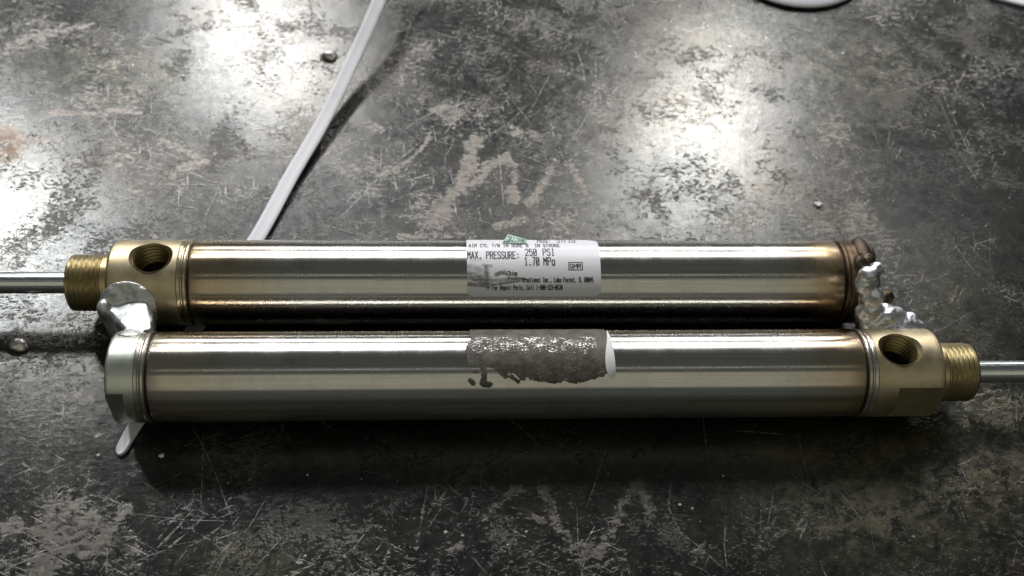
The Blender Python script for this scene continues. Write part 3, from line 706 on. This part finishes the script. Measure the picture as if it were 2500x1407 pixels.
for k in range(4):
    a_, b_ = np.array(c4[k]), np.array(c4[(k+1) % 4]); t = (b_-a_)/np.linalg.norm(b_-a_); nn = np.array([-t[1], t[0]])*0.13
    n = 8
    for i in range(n+1):
        q = a_-t*0.13+(b_-a_+t*0.26)*i/n
        for sg in (-1, 1):
            w = q+nn*sg; V.append(cylp(w[0], w[1]/RL, RL+0.03+0.001*k))
        if i: F.append((len(V)-4, len(V)-3, len(V)-1, len(V)-2))
link("letter_frame", mesh("letter_frame", V, F, False), M['ink'], label)

# loose green flap of an older print at the top edge
M['green_paper'] = mat_plain("pale_green_print", (0.52, 0.70, 0.60), 0.5, var=0.10, scale=0.6)
M['green_ink'] = mat_plain("green_ink", (0.02, 0.16, 0.09), 0.5, var=0.2)
fl = [PV(1224, 595, DB+5.2), PV(1286, 593, DB+5.2), PV(1284, 584, DB+7.5), PV(1240, 572, DB+8.5)]
P = np.zeros((10, 16, 3))
for i in range(10):
    for j in range(16):
        u, v = j/15, i/9
        q = (fl[0]*(1-u)+fl[1]*u)*(1-v)+(fl[3]*(1-u)+fl[2]*u)*v
        P[i, j] = q+np.array([0, -0.5, 0.4])*math.sin(v*3.1)*0.5*(0.6+0.4*math.sin(u*6))-np.array(BACK)
flap = link("loose_flap", grid_mesh("loose_flap", P), M['green_paper'], label)
flap["label"] = "pale green curled scrap of print"
V, F = [], []
for q in letters("DAIRE", 1.0, 0.62, 0.075, 1.35, 0.10, 0):
    for (u, v) in q:
        u = min(max(0.06+u*0.92, 0), 1); v = min(max(v+0.2, 0), 0.98)
        gi, gj = v*9, u*15; i0, j0 = min(int(gi), 8), min(int(gj), 14); fi, fj = gi-i0, gj-j0
        w = (P[i0, j0]*(1-fj)+P[i0, j0+1]*fj)*(1-fi)+(P[i0+1, j0]*(1-fj)+P[i0+1, j0+1]*fj)*fi
        V.append(w+np.array([0, -0.05, 0.05]))
    F.append(tuple(range(len(V)-4, len(V))))
link("lettering", mesh("lettering", V, F, False), M['green_ink'], label)

# ------------------------------------------------------------------ torn-off sticker residue on the front cylinder
def zres(zx, zy): return (1100+zx/5.682, 770+zy/5.682)
def res_uv(zx, zy):
    x, a = oncyl(*zres(zx, zy), 0.0, R+0.1); return x, a
NU, NV = 190, 150
xs = np.linspace(-10.2, 27.2, NU); an = np.linspace(math.radians(36), math.radians(140), NV)
XX, AA = np.meshgrid(xs, an); SS = AA*R
tops = [math.radians(36)]*NU
botpts = [(230, 700), (290, 730), (420, 735), (560, 730), (700, 790), (860, 800), (960, 900), (1080, 890), (1200, 930), (1400, 960), (1560, 935), (1750, 940), (1900, 910), (2050, 880), (2160, 830), (2250, 840)]
bx, ba = zip(*[res_uv(*q) for q in botpts])
nzf = lambda x, s, f, o: mnoise.noise(Vector((x*f, s*f, o)))
NZ1 = np.array([[nzf(x, a*R, 0.55, 1.0)+0.5*nzf(x, a*R, 1.5, 2.0) for x in xs] for a in an])
NZ2 = np.array([[nzf(x, a*R, 0.9, 5.0)+0.6*nzf(x, a*R, 2.2, 6.0) for x in xs] for a in an])
NZ3 = np.array([[nzf(x, a*R*1.4, 1.9, 8.0)+0.7*nzf(x, a*R, 0.5, 9.0) for x in xs] for a in an])
low = np.interp(xs, bx, ba)[None, :]
keep = (AA < low+NZ1*0.055)
keep &= XX > -9.9+NZ1*0.5
tl = (XX < -9.0+0*XX) & (AA < math.radians(76)+NZ1*0.1); keep &= ~tl
for (pl, w) in (([(450, 660), (470, 860), (450, 950), (530, 960)], 95), ([(270, 900), (310, 950)], 80), ([(320, 780), (380, 800)], 45), ([(700, 790), (760, 850)], 80), ([(850, 850), (930, 920)], 70)):
    poly = [(q[0], q[1]*R) for q in [res_uv(*z) for z in pl]]
    keep |= seg_dist(XX, SS, poly) < (w/5.682/9.0/2)*(1+NZ1*0.5)
no_glint = np.zeros_like(keep)                      # bright flecks, painted as glints where the highlight runs along the shoulder
glint_fleck = (NZ3 > 0.25) & (AA > math.radians(68)+NZ1*0.08) & (AA < math.radians(92)+NZ1*0.2) & (XX < 24)
glint_fleck |= (NZ3 > 0.62) & (AA > math.radians(100))
edge = keep.astype(float)
hgt = np.where(keep, 0.13+0.035*NZ1+0.025*NZ2, 0.0)
hgt = np.where(glint_fleck, hgt*0.35, hgt); hgt = np.maximum(hgt, 0.05)
V = [cylp(XX[i, j], AA[i, j], R+hgt[i, j]) for i in range(NV) for j in range(NU)]
F = []
for i in range(NV-1):
    for j in range(NU-1):
        if keep[i, j] and keep[i+1, j] and keep[i, j+1] and keep[i+1, j+1]:
            F.append((i*NU+j, i*NU+j+1, (i+1)*NU+j+1, (i+1)*NU+j))
rm = mesh("sticker_residue", V, F, True, None)
fa = rm.color_attributes.new("fleck", 'FLOAT_COLOR', 'POINT')
fa.data.foreach_set("color", np.repeat(np.clip(np.where(glint_fleck, 1.0, 0.0), 0, 1).astype(np.float32).reshape(-1, 1), 4, 1).ravel())
bm = bmesh.new(); bm.from_mesh(rm); bmesh.ops.delete(bm, geom=[v for v in bm.verts if not v.link_faces], context='VERTS'); bm.to_mesh(rm); bm.free()
def mat_residue():
    b = NT("grimy_glue"); v = b.coord(); fk = b.attr("fleck")[0]
    n = b.noise(v, 0.35, 6, 0.65); g = b.noise(v, 1.8, 5, 0.7)
    c = b.mix(b.step(n, 0.35, 0.65), (0.060, 0.052, 0.038), (0.125, 0.115, 0.095))
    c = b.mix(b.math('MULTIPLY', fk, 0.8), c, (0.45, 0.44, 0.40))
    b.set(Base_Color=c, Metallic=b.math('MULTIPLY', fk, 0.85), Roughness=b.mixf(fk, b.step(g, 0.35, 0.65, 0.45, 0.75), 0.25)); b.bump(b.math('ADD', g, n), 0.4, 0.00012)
    return b.mat
M['residue'] = mat_residue()
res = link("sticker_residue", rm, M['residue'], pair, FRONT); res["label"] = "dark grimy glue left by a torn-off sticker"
# white crescent of torn paper curling off its right edge
pts = []
ns = 26
inner = [(2165, 215), (2170, 340), (2150, 500), (2145, 640), (2160, 760), (2200, 850), (2262, 896)]
outer = [(2172, 215), (2225, 330), (2258, 480), (2278, 620), (2288, 740), (2288, 820), (2280, 890)]
P = np.zeros((ns, 8, 3))
def interp(L, t):
    k = t*(len(L)-1); i = min(int(k), len(L)-2); f = k-i
    return (L[i][0]*(1-f)+L[i+1][0]*f, L[i][1]*(1-f)+L[i+1][1]*f)
for i in range(ns):
    t = i/(ns-1); (x0, a0), (x1, a1) = res_uv(*interp(inner, t)), res_uv(*interp(outer, t))
    for j in range(8):
        u = j/7; lift = 0.22+0.75*math.sin(math.pi*min(1, t*1.1))*math.sin(u*2.2)*0.6
        P[i, j] = cylp(x0+(x1-x0)*u, a0+(a1-a0)*u, R+lift)
link("torn_paper", grid_mesh("torn_paper", P, angle=None), M['paper'], res)

# ------------------------------------------------------------------ nylon cable ties
def strap(name, pts, widths, thick, mat, parent=None):
    """pts: list of 3D centre points (bottom); flat bevelled strap with a rounded tip"""
    pts = [np.array(q, float) for q in pts]; n = len(pts); V = []; F = []
    prof = [(-.5, .25), (-.5, .75), (-.40, 1.0), (-.25, .93), (.25, .93), (.40, 1.0), (.5, .75), (.5, .25), (.40, 0), (-.40, 0)]; m = len(prof)
    for i, q in enumerate(pts):
        t = pts[min(i+1, n-1)]-pts[max(i-1, 0)]; t /= np.linalg.norm(t)
        sd = np.cross(t, [0, 0, 1]); sd /= np.linalg.norm(sd); u = np.cross(sd, t)
        for (a_, h) in prof: V.append(q+sd*a_*widths[i]+u*h*thick)
    for i in range(n-1):
        for j in range(m):
            k = (j+1) % m; F.append((i*m+j, i*m+k, (i+1)*m+k, (i+1)*m+j))
    F.append(tuple(range(m))[::-1]); F.append(tuple((n-1)*m+j for j in range(m)))
    return link(name, mesh(name, V, F, True, 40), mat, parent)
def spline(K, n):
    K = [np.array(k, float) for k in K]; out = []
    for i in range(len(K)-1):
        p0, p1, p2, p3 = K[max(i-1, 0)], K[i], K[i+1], K[min(i+2, len(K)-1)]
        for s in range(n):
            t = s/n
            out.append(0.5*((2*p1)+(-p0+p2)*t+(2*p0-5*p1+4*p2-p3)*t*t+(-p0+3*p1-3*p2+p3)*t**3))
    out.append(K[-1]); return out
key = [tb(291, 1113), tb(325, 1052), tb(405, 920), tb(480, 800), tb(560, 682), tb(632, 578, 0.4), tb(712, 432, 1.2), tb(775, 325, 2.6), tb(822, 235, 4.6), tb(870, 132, 8.0), tb(905, 55, 11.5), tb(930, -8, 14.5),
       tb(952, -90, 18.0), tb(965, -170, 20)]
cl = spline(key, 8); N = len(cl)
wd = []
for i, q in enumerate(cl):
    s = i*2.1
    dist = np.linalg.norm(cl[i]-cl[0])
    w = 4.9 if dist > 24 else 3.0+1.9*dist/24
    if dist < 1.9: w *= math.sqrt(max(0.05, 1-((1.9-dist)/1.9)**2))
    wd.append(w)
extra = [cl[0]+(cl[1]-cl[0])*f for f in (0.15, 0.35, 0.6)]
we = [3.0*math.sqrt(max(0.05, 1-((1.9-np.linalg.norm(e-cl[0]))/1.9)**2)) if np.linalg.norm(e-cl[0]) < 1.9 else 3.1 for e in extra]
cl = [cl[0]]+extra+cl[1:]; wd = [0.9]+we+wd[1:]
tie = link("cable_tie", None)
tag(tie, "long white nylon cable tie passing under both cylinders, its far end lifting off the bench", "cable tie")
strap("strap", cl, wd, 1.15, M['nylon'], tie)
hd = cl[-1]; dv = cl[-1]-cl[-3]; dv /= np.linalg.norm(dv)
bm = bmesh.new(); bmesh.ops.create_cube(bm, size=1); bmesh.ops.scale(bm, vec=(9*S, 8*S, 6*S), verts=bm.verts[:]); bmesh.ops.bevel(bm, geom=bm.edges[:], offset=0.9*S, segments=3, affect='EDGES')
hm = bpy.data.meshes.new("head"); bm.to_mesh(hm); bm.free(); hm.shade_smooth()
link("head", hm, M['nylon'], tie, hd+dv*3)
t2 = link("cable_tie", None)
tag(t2, "edge of a second white nylon strap cut off at the far right corner", "cable tie")
a_, b_ = tb(2430, -6, 1.2), tb(2560, 26, 1.2)
c2 = [a_+(b_-a_)*f+np.array([0.6, 2.5, -1.2]) for f in np.linspace(-0.4, 1.6, 14)]
strap("strap", c2, [5.0]*14, 1.2, M['nylon'], t2)

# ------------------------------------------------------------------ white lid, mostly out of frame
c = tb(1963, 17, 1.5)
lid = link("plastic_lid", lathe("plastic_lid", [(0.0, 25.0), (0.5, 25.6), (1.0, 27.8), (1.3, 28.2), (1.6, 28.1), (2.2, 27.0), (2.9, 24.0), (3.2, 20.0), (3.4, 10.0), (3.5, 0.5)], 96, 'z', 50), M['plastic'], None, (c[0]+1.5, c[1]+28.0, 0.0))
tag(lid, "round white plastic lid at the far edge, only its near rim showing", "lid")

# ------------------------------------------------------------------ crumbs and grit on the bench
def chip(r, sd):
    bm = bmesh.new(); bmesh.ops.create_icosphere(bm, subdivisions=2, radius=1)
    for v in bm.verts:
        d = 1+0.45*mnoise.noise(v.co*1.6+Vector((sd, 0, 0))); v.co = Vector((v.co.x*r*d*1.25, v.co.y*r*d, max(-0.3, v.co.z)*r*d*0.7))*S
    me = bpy.data.meshes.new("white_crumb"); bm.to_mesh(me); bm.free(); return me
for (px, py, r, lb) in ((1998, 501, 1.05, "largest white crumb, right of the bright glare behind the cylinders"), (447, 187, 0.65, "small white crumb on the bench at upper left"),
                        (395, 1113, 0.6, "pale crumb on the bench just right of the cable tie tip")):
    c = tb(px, py)
    tag(link("white_crumb", chip(r, px*0.1), M['chip'], None, (c[0], c[1], r*0.25)), lb, "crumb", "crumbs scattered on the bench")
V, F = [], []
gp = [(2076, 318), (2058, 130), (2270, 60), (2450, 180), (2330, 275), (1985, 380), (1640, 455), (570, 340), (735, 1375), (745, 1358), (1088, 1300), (1130, 1308), (1285, 1298), (1660, 1232), (1690, 1242), (1765, 1162), (750, 1160), (25, 895), (40, 900), (70, 1378), (340, 1380), (320, 1402),
      (240, 1112), (125, 1015), (92, 912), (30, 922), (2010, 122), (2082, 30), (1310, 480), (1240, 1330), (2230, 1310), (2060, 395), (1170, 480)]
spots = [tb(*q)[:2] for q in gp]+[np.array([rng.uniform(-180, 215), rng.uniform(-62, 188)]) for _ in range(420)]
for k, c in enumerate(spots):
    r = rng.uniform(0.28, 0.55) if k < len(gp) else rng.uniform(0.07, 0.22)
    if abs(c[1]) < 13 or abs(c[1]-DB) < 13: continue
    b = len(V); an0 = rng.uniform(0, 6.28); m5 = 6
    for j in range(m5):
        q = an0+j*6.283/m5; rr = r*rng.uniform(0.7, 1.2); V.append((c[0]+rr*1.2*math.cos(q), c[1]+rr*math.sin(q), 0.0))
    for j in range(m5):
        q = an0+j*6.283/m5+0.3; rr = r*rng.uniform(0.4, 0.75); V.append((c[0]+rr*math.cos(q), c[1]+rr*math.sin(q), r*rng.uniform(0.45, 0.8)))
    for j in range(m5): F.append((b+j, b+(j+1) % m5, b+m5+(j+1) % m5, b+m5+j))
    F.append(tuple(b+m5+j for j in range(m5)))
tag(link("metal_grit", mesh("metal_grit", V, F, False), M['grit']), "fine bright metal grit strewn over the bench", "grit", kind="stuff")
